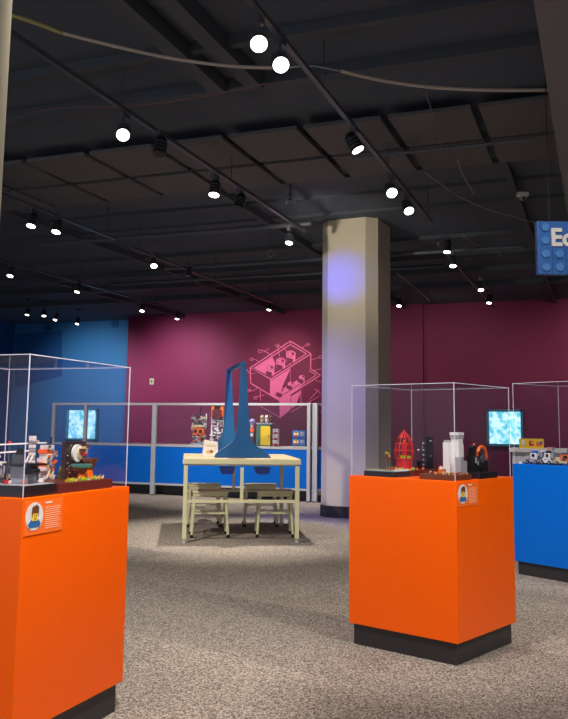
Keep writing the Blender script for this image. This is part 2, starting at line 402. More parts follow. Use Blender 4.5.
# white counter at right with yellow box
a=at(509,448,z=.92)
wc=thing('display_counter','white counter along the magenta wall, behind the blue display case','counter',(a.x,a.y,0))
m=MB(); m.box((1.6,.35,.425),(3.1,.6,.85),'white'); m.build('cabinet',wc)
m=MB(); m.box((1.6,.35,.885),(3.2,.7,.07),'white'); m.build('worktop',wc,bevel=.004)
yb=at(532,449.5,z=.925); 
m=MB(); m.box((0,0,.085),(.42,.12,.17),'yellow',rz=0)
m.box((-.14,-.062,.1),(.06,.006,.08),'white'); m.box((.0,-.062,.09),(.08,.006,.09),'red'); m.box((.13,-.062,.08),(.1,.006,.08),'bor'); m.box((.02,-.064,.1),(.05,.006,.03),'yellow'); m.box((.17,-.064,.1),(.04,.004,.05),'bblue')
o=m.build('toy_box',loc=(yb.x-.09,a.y+.1,.9205)); tag(o,'yellow printed cardboard box lying on the white counter by the window','box')
# blue information card on partition
p0=at(292,430,Y=YR-.06); p1=at(304.5,446,Y=YR-.06)
ic=thing('information_card','small blue card with two portrait discs at the partition\'s right end','card',(p0.x,YR-.03,p1.z))
w=p1.x-p0.x;h=p0.z-p1.z
m=MB(); m.box((w/2,0,h/4-.005),(w,.01,h/2-.012),'signb'); m.box((w/2,0,h*.75),(w,.01,h/2-.012),'signb'); m.build('panel',ic)
for z in (h/4,h*.75):
    m=MB(); m.rod((w*.3,-.006,z),(w*.3,-.012,z),.045,'disc',n=20); m.box((w*.3,-.014,z+.005),(.04,.004,.04),'skin'); m.box((w*.3,-.015,z+.03),(.045,.004,.02),'hair'); m.box((w*.3,-.015,z-.028),(.055,.004,.02),'red'); m.build('portrait',ic)
    m=MB(); 
    for j in range(3): m.box((w*.75,-.007,z+.025-.02*j),(.06,.003,.006),'ink')
    m.build('lettering',ic)
# ---------------------------------------------------------------- display cases
class Frame_:
    def __init__(s,x,y,a): s.o=Vector((x,y)); s.a=a; s.e1=Vector((math.sin(a),math.cos(a))); s.e2=Vector((-math.cos(a),math.sin(a)))
    def p(s,u,v,z=0): q=s.o+s.e1*u+s.e2*v; return Vector((q.x,q.y,z))
def toroom(x,y):
    c,s=math.cos(TH),math.sin(TH); return (x*c-y*s, x*s+y*c)
def case(x,y,a,w,d,t,bz,g,mk,label,plaque=True,gin=.012,kin=.022):
    fr=Frame_(*toroom(x,y),a-TH)
    root=thing('display_case',label,'display case',fr.p(0,0),-fr.a+PI/2)   # local x = along e1, y = along e2
    m=MB(); m.box((w/2,d/2,(t+bz)/2),(w,d,t-bz),mk); m.build('plinth',root,bevel=.003)
    m=MB(); m.box((w/2,d/2,bz/2),(w-2*kin,d-2*kin,bz),'kick'); m.build('kick_base',root)
    cov=MB(); th=.005; W=w-2*gin; D=d-2*gin; h=g-t
    for (cx_,cy_,sx,sy) in ((w/2,gin,W-.012,th),(w/2,d-gin,W-.012,th),(gin,d/2,th,D-.012),(w-gin,d/2,th,D-.012)):
        cov.box((cx_,cy_,t+h/2),(sx,sy,h-.006),'glass')
    cov.box((w/2,d/2,g-.003),(W-.012,D-.012,th),'glass')
    co=cov.build('acrylic_cover',root)
    e=MB(); q=.0032
    for cx_ in (gin,w-gin):
        for cy_ in (gin,d-gin): e.box((cx_,cy_,t+h/2),(q,q,h),'edge')
        e.box((cx_,d/2,g-.003),(q,D,q),'edge')
    for cy_ in (gin,d-gin): e.box((w/2,cy_,g-.003),(W,q,q),'edge')
    e.build('polished_edge',co)
    if plaque:
        pl=MB(); pw=.235; ph=.128; pl.box((.01+pw/2,-.0015,t-.01-ph/2),(pw,.003,ph),'plq'); po=pl.build('plaque',root)
        cx_,cz=.066,t-.07
        m=MB(); yy=-.004
        def ell(cx1,cz1,rx,rz,k,y0): m.prism([(cx1+rx*math.cos(2*PI*i/24),y0,cz1+rz*math.sin(2*PI*i/24)) for i in range(24)],(0,-.0012,0),k)
        ell(cx_,cz,.053,.052,'disc',-.0031)
        m.prism([(cx_-.030,-.0045,cz-.04),(cx_+.030,-.0045,cz-.04),(cx_+.038,-.0045,cz-.026),(cx_+.022,-.0045,cz-.012),(cx_-.022,-.0045,cz-.012),(cx_-.038,-.0045,cz-.026)],(0,-.0012,0),'shirt')
        m.prism([(cx_-.015,-.006,cz-.016),(cx_+.015,-.006,cz-.016),(cx_+.016,-.006,cz+.018),(cx_-.016,-.006,cz+.018)],(0,-.0012,0),'skin')
        m.prism([(cx_-.02,-.0075,cz+.002),(cx_-.014,-.0075,cz+.014),(cx_+.014,-.0075,cz+.014),(cx_+.02,-.0075,cz+.002),(cx_+.02,-.0075,cz+.034),(cx_+.006,-.0075,cz+.044),(cx_-.02,-.0075,cz+.036)],(0,-.0012,0),'hair')
        m.box((cx_-.006,-.0085,cz+.004),(.003,.001,.004),'kick'); m.box((cx_+.006,-.0085,cz+.004),(.003,.001,.004),'kick'); m.box((cx_,-.0085,cz-.008),(.011,.001,.002),'kick')
        m.build('portrait',po)
        m=MB(); m.box((.152,-.0035,t-.024),(.04,.001,.006),'text')
        for j in range(11): m.box((.18-.006*(j%3==2),-.0035,t-.042-.0078*j),(.095-.012*(j%3==2),.001,.0022),'ink')
        m.build('lettering',po)
    return fr,root
fr0,_=case(.94377,4.59439,.70994,.69648,.71666,.9663,.1174,1.50505,'orange','orange display case with clear cover right of centre, before the beige column')
fr1,_=case(-.96061,3.15894,.35902,.75635,.70448,.97223,.1233,1.5159,'orange','large orange display case with clear cover at the left edge')
fr2,_=case(2.47317,6.92522,.92909,.69648,.71666,.95006,.1115,1.6625,'blue','blue display case with tall clear cover at the right edge',False)
# ---------------------------------------------------------------- brick models
def model(fr,u,v,z,name,label,cat='model',group=None,rz=0):
    return thing(name,label,cat,fr.p(u,v,z+.001),-fr.a+PI/2+rz,group)   # local x along e1, y along e2, -y towards viewer side
def base(root,w,d,h,k,k2=None):
    m=MB(); m.box((0,0,h/2),(w,d,h),k)
    if k2: m.box((0,0,h),(w-.012,d-.012,.004),k2)
    return m.build('base',root,bevel=.0015)
T0,T1,T2=.9663,.97223,.95006
def bits(m,w,d,z,ks,n,smin=.006,smax=.014,y0=None):
    for i in range(n):
        s=random.uniform(smin,smax); m.box((random.uniform(-w/2,w/2),random.uniform(-d/2,d/2),z+s/2),(s,s,s),random.choice(ks),rz=random.uniform(0,1.5))
# --- left case: moon scene
r=model(fr1,.45,.125,T1,'moon_scene_model','brick model of a white moon over treetops on maroon base, left orange case')
base(r,.40,.2,.038,'dred')
m=MB(); m.box((.115,.05,.04+.08),(.155,.02,.16),'dbrown')
for i in range(34): m.box((random.uniform(.045,.185),.039,random.uniform(.05,.195)),(.0035,.004,.0035),'white')
m.build('starry_backdrop',r)
m=MB(); m.rod((.112,.036,.15),(.112,.026,.15),.038,'white',n=28); m.rod((.13,.026,.15),(.13,.020,.15),.026,'tan')
for q in ((.13,.162,.04,.014,'dred'),(.148,.174,.034,.01,'tan'),(.14,.146,.028,.012,'red'),(.16,.18,.024,.016,'dred'),(.15,.158,.018,.024,'tan')): m.box((q[0],.016,q[1]),(q[2],.012,q[3]),q[4])
m.build('moon',r)
for x,y,h,rr,nm in ((.075,-.02,.05,.044,'green'),(.165,.0,.072,.033,'brown')):
    m=MB(); m.rod((x,y,.04),(x,y,.04+h*.5),.022,'bor',r2=.016,n=8); m.rod((x,y,.04+h*.5),(x,y,.04+h),.016,'brown',r2=.034,n=8); m.build('tree_trunk',r)
    m=MB(); m.rod((x,y,.04+h),(x,y,.04+h+.01),rr,'green' if nm=='green' else 'brown',n=9)
    for j in range(9): m.box((x+rr*.8*math.cos(j*.7),y+rr*.8*math.sin(j*.7),.04+h+.01),(.016,.016,.01),'teal' if nm=='green' else 'brown')
    m.build('tree_canopy',r)
m=MB()
for i in range(26): 
    x=-.09+.26*i/25; s=random.uniform(.008,.018); m.rod((x,-.07+.02*random.random(),.04),(x+random.uniform(-.01,.01),-.07,.04+s),.006,random.choice(['lime','tan','yellow','lime']),r2=.001,n=6)
m.build('grass_tufts',r)['kind']='stuff'
# --- left case: grey lathe-like machine on black base
r=model(fr1,.135,.17,T1,'machine_model','grey brick workbench machine on black base at the front corner, left orange case')
base(r,.20,.29,.042,'black','grey')
m=MB(); m.brick(.02,-.05,.046,.07,.08,.062,'grey'); m.box((.02,-.05,.117),(.11,.13,.008),'black'); m.box((-.0,-.095,.095),(.04,.03,.03),'black'); m.box((.045,-.092,.07),(.008,.01,.03),'dgrey')
m.rod((-.02,-.115,.093),(.02,-.115,.093),.01,'black'); m.build('workbench',r)
m=MB(); m.brick(-.03,.08,.046,.07,.07,.06,'grey'); m.box((-.03,.08,.12),(.09,.09,.012),'white'); m.box((-.03,.06,.14),(.03,.03,.03),'red'); m.build('side_bench',r)
m=MB(); bits(m,.17,.2,.046,['white','grey','lime','black','red','white'],30,.008,.02); m.build('loose_pieces',r)['kind']='stuff'
m=MB(); m.box((.0,-.03,.138),(.03,.03,.034),'dgrey'); m.box((.01,-.03,.163),(.02,.02,.03),'black',ry=.5); m.build('vice',r)
# --- left case rear: crane + orange white rocket tower
r=model(fr1,.595,.45,T1,'crane_model','pale grey brick crane with long jib on black base, left orange case'); r.scale=(1,1,.78)
base(r,.28,.22,.042,'black')
m=MB(); X0=-.055
for i in range(9):
    m.box((X0,-.07,.05+.022*i),(.022,.022,.018),'grey' if i%2 else 'white'); 
m.box((X0,-.07,.27),(.028,.02,.03),'white'); m.box((X0+.01,-.07,.255),(.05,.02,.012),'grey')
m.build('mast',r)
m=MB(); bits(m,.26,.2,.042,['white','grey','dgrey','white','red','black','yellow'],46,.01,.03); m.build('loose_pieces',r)['kind']='stuff'
m=MB(); m.bar((X0-.12,.02,.235),(X0+.09,-.08,.245),.006,.008,'white'); m.bar((X0-.12,.02,.19),(X0-.01,-.06,.2),.008,.008,'white'); m.bar((X0-.13,.0,.165),(X0-.12,.02,.19),.008,.008,'white'); m.bar((X0-.12,.0,.125),(X0,-.08,.13),.008,.012,'grey'); m.build('jib',r)
m=MB()
for o_ in (0,.02): m.bar((X0-.075,-.08+o_,.05),(X0-.005,-.08+o_,.175),.006,.006,'white')
for i in range(7): m.bar((X0-.075+.01*i,-.08,.05+.018*i),(X0-.075+.01*i,-.06,.05+.018*i),.005,.005,'grey')
m.build('ladder',r)
m=MB(); m.rod((X0-.07,-.0,.05),(X0-.07,.0,.24),.003,'dgrey'); m.ball((X0-.07,0,.247),.008,'red'); m.build('beacon',r)
r=model(fr1,.50,.272,T1,'rocket_tower_model','white and orange brick rocket tower on black base, left orange case'); r.scale=(.9,.9,.85)
base(r,.1,.1,.042,'black')
m=MB()
for i in range(8): m.box((random.uniform(-.006,.006),random.uniform(-.006,.006),.052+.022*i),(.062-.002*i,.062-.002*i,.021),['white','grey','white','bor','white','white','bor','white'][i])
for i in range(26): m.box((random.uniform(-.034,.034),-.034,random.uniform(.06,.21)),(.012,.01,.012),random.choice(['bor','white','white','grey','dgrey','bor']))
m.rod((.03,0,.2),(.03,0,.26),.004,'black')
m.build('tower',r)
m=MB(); m.bar((-.05,-.045,.05),(-.025,-.04,.09),.006,.006,'tan'); m.bar((-.025,-.04,.09),(-.06,-.04,.12),.006,.006,'tan'); m.bar((-.02,-.045,.05),(-.0,-.045,.085),.006,.006,'tan'); m.ball((-.06,-.04,.125),.009,'tan'); m.build('skeleton_arm',r)
r=model(fr1,.615,.285,T1,'flower_model','small lime green and white brick creature beside the orange tower, left case')
m=MB(); m.brick(0,0,0,.06,.06,.03,'dgrey'); m.box((-.01,-.02,.05),(.02,.02,.045),'lime',rz=.4); m.box((.015,-.01,.045),(.014,.02,.04),'white'); m.ball((-.01,-.025,.078),.013,'lime'); m.box((.02,-.02,.06),(.01,.01,.02),'black'); m.build('body',r)
r=model(fr1,.56,.62,T1,'astronaut_model','small white brick figure with red chest at the rear, left orange case')
m=MB(); m.brick(0,0,0,.09,.09,.05,'dgrey'); m.box((0,0,.08),(.03,.045,.06),'white'); m.box((0,-.0,.12),(.04,.06,.03),'white'); m.box((-.022,0,.115),(.008,.03,.02),'red'); m.build('body',r)
m=MB(); m.ball((0,0,.152),.02,'white'); m.rod((0,0,.165),(0,0,.18),.012,'white'); m.build('helmet',r)
# --- right orange case
r=model(fr0,.115,.52,T0,'sea_scene_model','dark base model with teal water and tiny lookout figure, right orange case')
base(r,.17,.22,.03,'black','teal')
m=MB()
for i in range(12): m.rod((-.075+.002*random.random(),-.1+.018*i,.034),(-.075,-.1+.018*i,.046),.005,'tan',r2=.001,n=6)
for i in range(10): m.rod((-.075+.016*i,-.1,.034),(-.075+.016*i,-.1,.046),.005,'white',r2=.001,n=6)
m.build('wave_crests',r)['kind']='stuff'
m=MB(); m.rod((.0,0,.034),(.0,0,.1),.005,'dgrey'); m.rod((0,0,.034),(0,0,.045),.02,'brown'); m.box((0,0,.1),(.03,.03,.01),'brown'); m.build('mast',r)
m=MB(); m.box((0,0,.118),(.014,.02,.026),'dred'); m.box((0,0,.136),(.012,.012,.012),'yellow'); m.box((0,-.012,.12),(.006,.006,.02),'yellow'); m.box((0,0,.145),(.014,.014,.006),'black'); m.box((0,.014,.13),(.004,.004,.03),'grey'); m.build('figure',r)
r=model(fr0,.30,.52,T0,'cage_model','tall red brick birdcage shaped tower on dark red base, right orange case'); r.scale=(1,1,1.13)
base(r,.19,.2,.03,'dred')
m=MB(); m.rod((0,0,.03),(0,0,.082),.048,'red',n=16); m.rod((0,0,.082),(0,0,.09),.056,'red',n=16); m.build('drum',r)
m=MB()
for i in range(8):
    a_=2*PI*i/8; pr=[(.054,.09),(.056,.13),(.05,.165),(.034,.2),(.012,.222),(.0,.232)]
    m.tube([(rr*math.cos(a_),rr*math.sin(a_),z) for rr,z in pr],.0052,'red',n=6)
for z,rr in ((.13,.056),(.165,.05),(.2,.034)): m.tube([(rr*math.cos(2*PI*i/16),rr*math.sin(2*PI*i/16),z) for i in range(17)],.004,'red',n=6)
m.rod((0,0,.225),(0,0,.245),.008,'red',r2=.003); m.build('cage',r)
m=MB(); m.rod((0,0,.09),(0,0,.17),.008,'red'); bits(m,.06,.06,.09,['lime','yellow','lime'],12,.008,.016); m.ball((0,0,.175),.012,'bor'); m.build('contents',r)
m=MB(); bits(m,.17,.18,.03,['lime','yellow','red','bor','tan'],46,.006,.012); m.build('coloured_pieces',r)['kind']='stuff'
r=model(fr0,.50,.50,T0,'lamp_post_model','black brick lamp post model with dark upright board, right orange case')
base(r,.18,.18,.03,'dred')
m=MB(); m.box((.05,.0,.03+.1),(.085,.02,.2),'black',rz=.0); m.box((.06,-.011,.205),(.02,.002,.006),'white'); m.box((.06,-.011,.11),(.02,.002,.004),'white'); m.build('board',r)
m=MB(); m.tube([(-.06,-.02,.03),(-.06,-.02,.12),(-.055,-.02,.17),(-.04,-.02,.195),(-.03,-.02,.18)],.006,'black'); 
for z in (.06,.09,.12,.15,.19): m.box((-.06,-.03,z),(.012,.008,.008),'grey')
m.box((-.07,-.01,.06),(.03,.03,.05),'black'); m.ball((-.085,-.01,.15),.006,'white'); m.build('lamp_post',r)
r=model(fr0,.125,.135,T0,'animal_pair_model','brown base model with two tiny orange white animals, right orange case front')
base(r,.2,.22,.03,'brown')
m=MB(); bits(m,.17,.2,.03,['bor','brown','dred','yellow','tan','bor'],80,.005,.012); m.build('leaf_litter',r)['kind']='stuff'
for x,y,k1 in ((-.05,.0,'bor'),(-.045,-.045,'white')):
    m=MB(); m.box((x,y,.045),(.018,.022,.024),k1); m.box((x-.002,y-.004,.064),(.016,.018,.014),'white'); m.box((x,y-.008,.074),(.005,.004,.008),k1); m.box((x,y+.004,.074),(.005,.004,.008),k1); m.box((x+.01,y+.016,.055),(.01,.01,.024),k1); m.build('small_animal',r)
r=model(fr0,.232,.12,T0+.031,'statue_model','tall off white brick statue seated on the front corner base, right orange case'); r.scale=(1.1,1.1,1.22)
m=MB(); m.box((-.0,0,.02),(.06,.075,.04),'white'); m.box((-.005,.02,.065),(.055,.05,.07),'white'); m.box((0,-.0,.105),(.05,.05,.06),'white'); m.box((-.0,.0,.145),(.045,.045,.04),'white'); m.box((-.036,.036,.08),(.034,.034,.125),'white'); m.box((-.036,.036,.147),(.026,.026,.012),'grey'); m.box((0,0,.168),(.055,.05,.012),'grey'); m.box((0,0,.183),(.058,.052,.014),'white'); m.box((-.031,-.03,.04),(.03,.03,.07),'grey'); m.box((0,-.039,.03),(.045,.012,.055),'grey'); m.build('figure',r)
r=model(fr0,.41,.12,T0,'robot_arm_model','dark grey brick robot with orange arched arm on black base, right orange case'); r.scale=(1,1,1.15)
base(r,.22,.21,.03,'black')
m=MB(); m.brick(-.06,-.03,.03,.045,.05,.08,'black'); m.box((-.06,-.03,.13),(.03,.03,.04),'black',rx=.3); m.box((-.07,-.045,.155),(.03,.02,.016),'black',ry=.5); m.box((-.06,-.058,.09),(.012,.006,.03),'grey'); m.ball((-.05,-.04,.165),.008,'bor'); m.box((-.035,-.03,.075),(.012,.06,.02),'grey'); m.build('left_robot',r)
m=MB(); m.brick(.055,-.03,.03,.055,.06,.055,'black'); m.brick(.05,-.03,.085,.04,.04,.03,'dgrey'); m.rod((.02,-.03,.09),(.02,-.06,.09),.018,'dgrey'); m.rod((.01,-.05,.05),(.01,-.07,.05),.02,'black'); m.box((.09,-.03,.06),(.01,.03,.06),'grey',ry=.3); m.build('machine_body',r)
m=MB(); m.tube([(.045+.056*math.cos(a_),-.04,.105+.052*math.sin(a_)) for a_ in [PI*(1-.1*i) for i in range(0,12)]],.0085,'bor'); m.box((-.0,-.04,.115),(.02,.02,.02),'black'); m.ball((-.03,-.04,.1),.01,'bor'); m.build('arched_arm',r)
# --- blue case vehicles
def vehicle(u,v,label,ks,L=.13,H=.05,name='vehicle_model'):
    r=model(fr2,u,v,T2,name,label,'model'); r.rotation_euler.z+=-PI/2; r.scale=(1.15,1.15,1.35)
    bb_=MB(); bits(bb_,L*.9,.05,.03,['white','grey','white','dgrey','black'],14,.01,.022); bb_.build('fittings',r)['kind']='stuff'
    m=MB(); m.box((0,0,.022),(L,.05,.016),ks[0]); m.box((L*.12,0,.022+H*.4),(L*.5,.044,H*.5),ks[1]); m.box((-L*.3,0,.04),(L*.25,.04,.02),ks[0]); m.box((L*.12,-.024,.022+H*.45),(L*.2,.006,H*.25),'black'); m.box((L*.1,0,.022+H*.75),(L*.3,.03,H*.2),ks[2]); m.build('body',r)
    for x in (-L*.32,L*.32):
        for y in (-.024,.024):
            m=MB(); m.rod((x,y-.006,.014),(x,y+.006,.014),.014,'black',n=14); m.rod((x,y-.008,.014),(x,y+.008,.014),.006,'grey',n=8); m.build('wheel',r)
    return r
vehicle(.085,.555,'small white brick buggy with blue roof at the left end, blue display case',('grey','white','bblue'),.12,.075)
vehicle(.085,.41,'white and black brick van beside the buggy, blue display case',('white','white','black'),.10,.08)
vehicle(.09,.24,'tan and orange brick truck near the right edge, blue display case',('tan','bor','dgrey'),.16,.07)
vehicle(.22,.12,'cream brick wagon rightmost along the front, blue display case',('white','tan','red'),.15,.08)
vehicle(.36,.36,'tall grey brick rover behind the front row, blue display case',('grey','dgrey','tan'),.17,.12)
r=model(fr2,.062,.655,T2,'ramp_model','flat pale brick ramp at the left front corner, blue display case')
m=MB(); m.prism([(-.03,.03,0),(.03,.03,0),(.03,.03,.012),(-.03,.03,.02)],(0,-.05,0),'white'); m.build('ramp',r); r.scale=(.8,.7,1)
r=model(fr2,.30,.56,T2,'bridge_model','white brick gantry with grey deck at the back, blue display case'); r.rotation_euler.z+=-PI/2
m=MB(); m.box((0,0,.11),(.12,.05,.012),'white'); m.box((.03,0,.13),(.05,.04,.03),'grey'); m.box((.03,-.02,.135),(.03,.006,.016),'bor'); m.build('deck',r)
for x in (-.05,.05): m=MB(); m.box((x,0,.052),(.012,.045,.104),'grey'); m.build('leg',r)
# --- models on the counter behind the glass
YC=YR+.42
def cmodel(px,name,label,cat='model'): 
    t=at(px,444,Y=YC); return thing(name,label,cat,(t.x,YC,ZK+.001))
r=cmodel(200,'robot_model','intricate grey white brick robot with orange middle, leftmost on the counter'); r.scale=(1.2,1,1.04)
m=MB(); m.box((0,0,.02),(.24,.18,.04),'grey')
for i in range(60): m.box((random.uniform(-.1,.1),random.uniform(-.08,.02),random.uniform(.05,.48)),(random.uniform(.03,.07),.04,random.uniform(.02,.06)),random.choice(['grey','white','dgrey','white','tan']))
for i in range(8): m.rod((-.1+.03*i,-.03,.3),(-.1+.03*i,-.03,.5+.06*random.random()),.008,random.choice(['dgrey','white','black']),n=6)
m.rod((0,0,.5),(0,0,.66),.01,'black')
for i in range(40): m.box((random.uniform(-.1,.1),-.09,random.uniform(.05,.46)),(random.uniform(.015,.04),.03,random.uniform(.012,.03)),random.choice(['grey','white','dgrey','black','white','bor']))
m.build('frame',r)
m=MB(); m.box((.02,-.11,.24),(.18,.04,.12),'bor'); m.box((-.03,-.135,.24),(.05,.02,.05),'black'); m.box((.06,-.135,.24),(.05,.02,.05),'black'); m.box((.02,-.135,.33),(.2,.03,.03),'tan'); m.build('orange_chest',r)
r=cmodel(218.5,'tower_model','white brick lattice tower topped by orange black crate on the counter'); r.scale=(1.2,1,1.04)
m=MB(); m.box((0,0,.02),(.26,.2,.04),'grey')
for x in (-.1,0,.1):
    m.box((x,-.04,.26),(.02,.03,.46),'white')
    for i in range(8): m.box((x+.04,-.04,.06+.055*i),(.06,.035,.016),random.choice(['white','white','dgrey']))

for i in range(30): m.box((random.uniform(-.1,.1),-.06,random.uniform(.05,.46)),(random.uniform(.02,.05),.03,.025),random.choice(['white','white','grey','dgrey']))
m.build('lattice',r)
m=MB(); m.box((.01,-.02,.59),(.2,.16,.19),'bor'); m.box((.01,-.11,.56),(.16,.02,.1),'dred'); m.box((0.01,-.105,.65),(.1,.02,.05),'black'); m.box((.01,-.02,.69),(.22,.17,.02),'black'); m.build('crate',r)
r=cmodel(252,'figure_model','brick figure with pale lavender head standing on the counter beside yellow door model')
m=MB(); m.box((0,0,.13),(.09,.08,.24),'dred'); m.box((0,-.045,.2),(.08,.02,.06),'white'); m.box((-.03,0,.04),(.04,.09,.07),'black'); m.box((.03,0,.04),(.04,.09,.07),'black'); m.box((0,-.045,.28),(.11,.05,.07),'bor'); m.build('body',r)
m=MB(); m.ball((0,0,.42),.062,'lav',(1,1,1.05),16); m.rod((0,0,.33),(0,0,.37),.03,'white'); m.box((-.02,-.06,.42),(.02,.01,.02),'kick'); m.box((.025,-.06,.42),(.02,.01,.02),'kick'); m.build('head',r)
r=cmodel(265.5,'house_model','brick house with bright yellow door and cats on top on the counter'); r.scale=(1.12,1,1.04)
m=MB(); m.box((-.02,0,.19),(.22,.14,.38),'teal'); m.box((-.09,-.075,.19),(.05,.02,.38),'green'); m.box((0,0,.385),(.27,.18,.02),'grey'); m.build('walls',r)
m=MB(); m.box((.03,-.085,.18),(.16,.03,.32),'yellow'); m.rod((.09,-.1,.18),(.09,-.115,.18),.01,'black'); m.build('door',r)
for x,k1 in ((-.06,'tan'),(.02,'white'),(.09,'brown')):
    m=MB(); m.ball((x,0,.435),.038,k1,(.8,1,1.1)); m.ball((x,-.02,.49),.03,k1); m.rod((x-.015,-.02,.51),(x-.018,-.02,.54),.01,k1,r2=.001); m.rod((x+.015,-.02,.51),(x+.018,-.02,.54),.01,k1,r2=.001); m.ball((x-.01,-.047,.495),.006,'black',n=8); m.ball((x+.01,-.047,.495),.006,'black',n=8); m.build('cat',r)
r=cmodel(276,'ladder_tower_model','narrow white and red brick ladder tower, rightmost on the counter')
m=MB()
for i in range(9): m.box((0,-.0,.03+.034*i),(.1,.08,.014),'white' if i%3 else 'red')
for x in (-.045,.045): m.box((x,0,.155),(.014,.05,.31),'white')
m.build('tower',r)
# ---------------------------------------------------------------- table with fin sculpture
ta=.115   # turned left of the view axis
td=TH+ta
FL=at(184,543,z=0); 
tx=Vector((math.cos(td),math.sin(td),0)); ty=Vector((-math.sin(td),math.cos(td),0))
TW=1.22; TD=1.5; TZ=.9
tab=thing('activity_table','cream steel table with pale wooden top in front of the partition','table',FL,td)
m=MB(); m.box((TW/2,TD/2,TZ-.015),(TW+.06,TD+.06,.03),'wood'); m.build('tabletop',tab,bevel=.003)
m=MB(); 
for y in (0,TD): m.box((TW/2,y,TZ-.055),(TW,.03,.045),'frame')
for x in (0,TW): m.box((x,TD/2,TZ-.055),(.03,TD,.045),'frame')
m.box((TW/2,-.032,TZ-.035),(TW+.07,.012,.055),'frame')
m.build('apron',tab,bevel=.003)
for x in (0,TW):
    for y in (0,TD):
        m=MB(); m.box((x,y,(TZ-.1)/2+.03),(.045,.045,TZ-.12),'frame'); o=m.build('leg',tab,bevel=.004)
        m=MB(); m.rod((x,y,0),(x,y,.03),.02,'alu'); m.build('foot',o)
for y in (0,TD):
    m=MB(); m.box((TW/2,y,.44),(TW-.05,.03,.032),'frame'); m.build('cross_rail',tab)
    m=MB(); m.box((TW/2,y,.63),(.036,.03,.345),'frame'); m.build('centre_post',tab)
for x in (.45,.84):
    m=MB(); m.prism([(x-.085,-.02,TZ-.1),(x+.085,-.02,TZ-.1),(x+.06,-.02,TZ-.17),(x-.06,-.02,TZ-.17)],(0,.3,0),'bin'); m.build('bin',tab,bevel=.004)
# fins: outline traced in the near fin's own plane
fo=at(243,458,z=TZ); fd=(fo-FL); fx0=fd.dot(tx); fy0=fd.dot(ty)
def finpt(px,py):
    # intersect the ray with the vertical plane through fo, normal ty
    a=at(px,py,Y=5.0)-Vector((0,0,EYE)); t_=( (fo-Vector((0,0,EYE))).dot(ty))/a.dot(ty); return Vector((0,0,EYE))+a*t_
out=[(243.6,361),(241.2,363),(240.6,372),(239.5,395),(238,420),(236.6,434),(233.5,440),(228,445.5),(219,451),(215.5,454),(214,458.5),(271,458.5),(269.5,455),(263,450),(255,445),(251,439.5),(250,430),(248.4,405),(247.2,380),(246.2,364),(245,361)]
fpts=[finpt(*p_)-FL for p_ in out]
loc2=[(v.dot(tx),v.z) for v in fpts]
zmin=min(z for x,z in loc2)
sc=thing('fin_sculpture','tall deep blue twin fin stand joined at the top, on the wooden table','display stand',FL+Vector((0,0,TZ+.001)),td)
dep=1.25
for nm,yy,dx in (('near_fin',fy0,0),('far_fin',fy0+dep,-.1)):
    m=MB(); m.prism([(x+dx,yy,max(0,z-TZ)) for x,z in loc2],(0,.04,0),'fin'); m.build(nm,sc,bevel=.003)
zt_=max(z for x,z in loc2)-TZ; xt=[x for x,z in loc2][0]
m=MB(); m.bar((xt,fy0+.04,zt_-.025),(xt-.1,fy0+dep,zt_-.025),.05,.03,'fin'); m.build('top_bar',sc)
# white box on table
wbp=at(206.5,457,z=TZ+.0)
wb_=thing('flyer_box','cream open cardboard box with brown print on the table left of the fins','box',(wbp.x,wbp.y+.1,TZ+.001),td)
m=MB(); m.prism([(-.095,-.06,0),(.085,-.06,0),(.08,-.06,.165),(-.07,-.06,.19)],(0,.14,0),'white'); m.build('carton',wb_)
m=MB(); m.box((-.01,-.064,.055),(.075,.004,.04),'tan'); m.box((.01,-.067,.06),(.03,.004,.022),'brown'); m.box((0,-.064,.125),(.11,.004,.012),'tan'); m.build('print',wb_)
# stools
def make_stool():
    r=thing('stool','','stool')
    m=MB(); m.box((0,0,.505),(.41,.34,.03),'frame'); m.box((0,0,.475),(.39,.32,.04),'frame'); m.build('seat',r,bevel=.01)
    for x in (-1,1):
        for y in (-1,1):
            m=MB(); m.rod((x*.175,y*.14,.46),(x*.205,y*.165,.02),.016,'frame',n=10); o=m.build('leg',r)
            m=MB(); m.rod((x*.205,y*.165,.0),(x*.203,y*.163,.035),.019,'rubber',n=10); m.build('foot',o)
    m=MB()
    for y in (-1,1): m.bar((-.188,y*.15,.27),(.188,y*.15,.27),.018,.018,'frame')
    for x in (-1,1): m.bar((x*.186,-.148,.3),(x*.186,.148,.3),.018,.018,'frame')
    m.build('stretcher',r)
    return r
st=make_stool(); 
for i,(px,py,lab) in enumerate(((209,536,'cream metal stool at the front left of the table, nearest on the left'),(274,535.5,'cream metal stool at the front right of the table'),(203,525.5,'greyish metal stool at the rear left under the table'),(260,525.5,'greyish metal stool at the rear right under the table'))):
    o=st if i==0 else copy_tree(st); q=at(px,py,z=0); o.location=(q.x,q.y,0); o.rotation_euler=(0,0,td+(.03,-.02,.05,-.04)[i]); o['label']=lab; o['category']='stool'; o['group']='stools around the table'
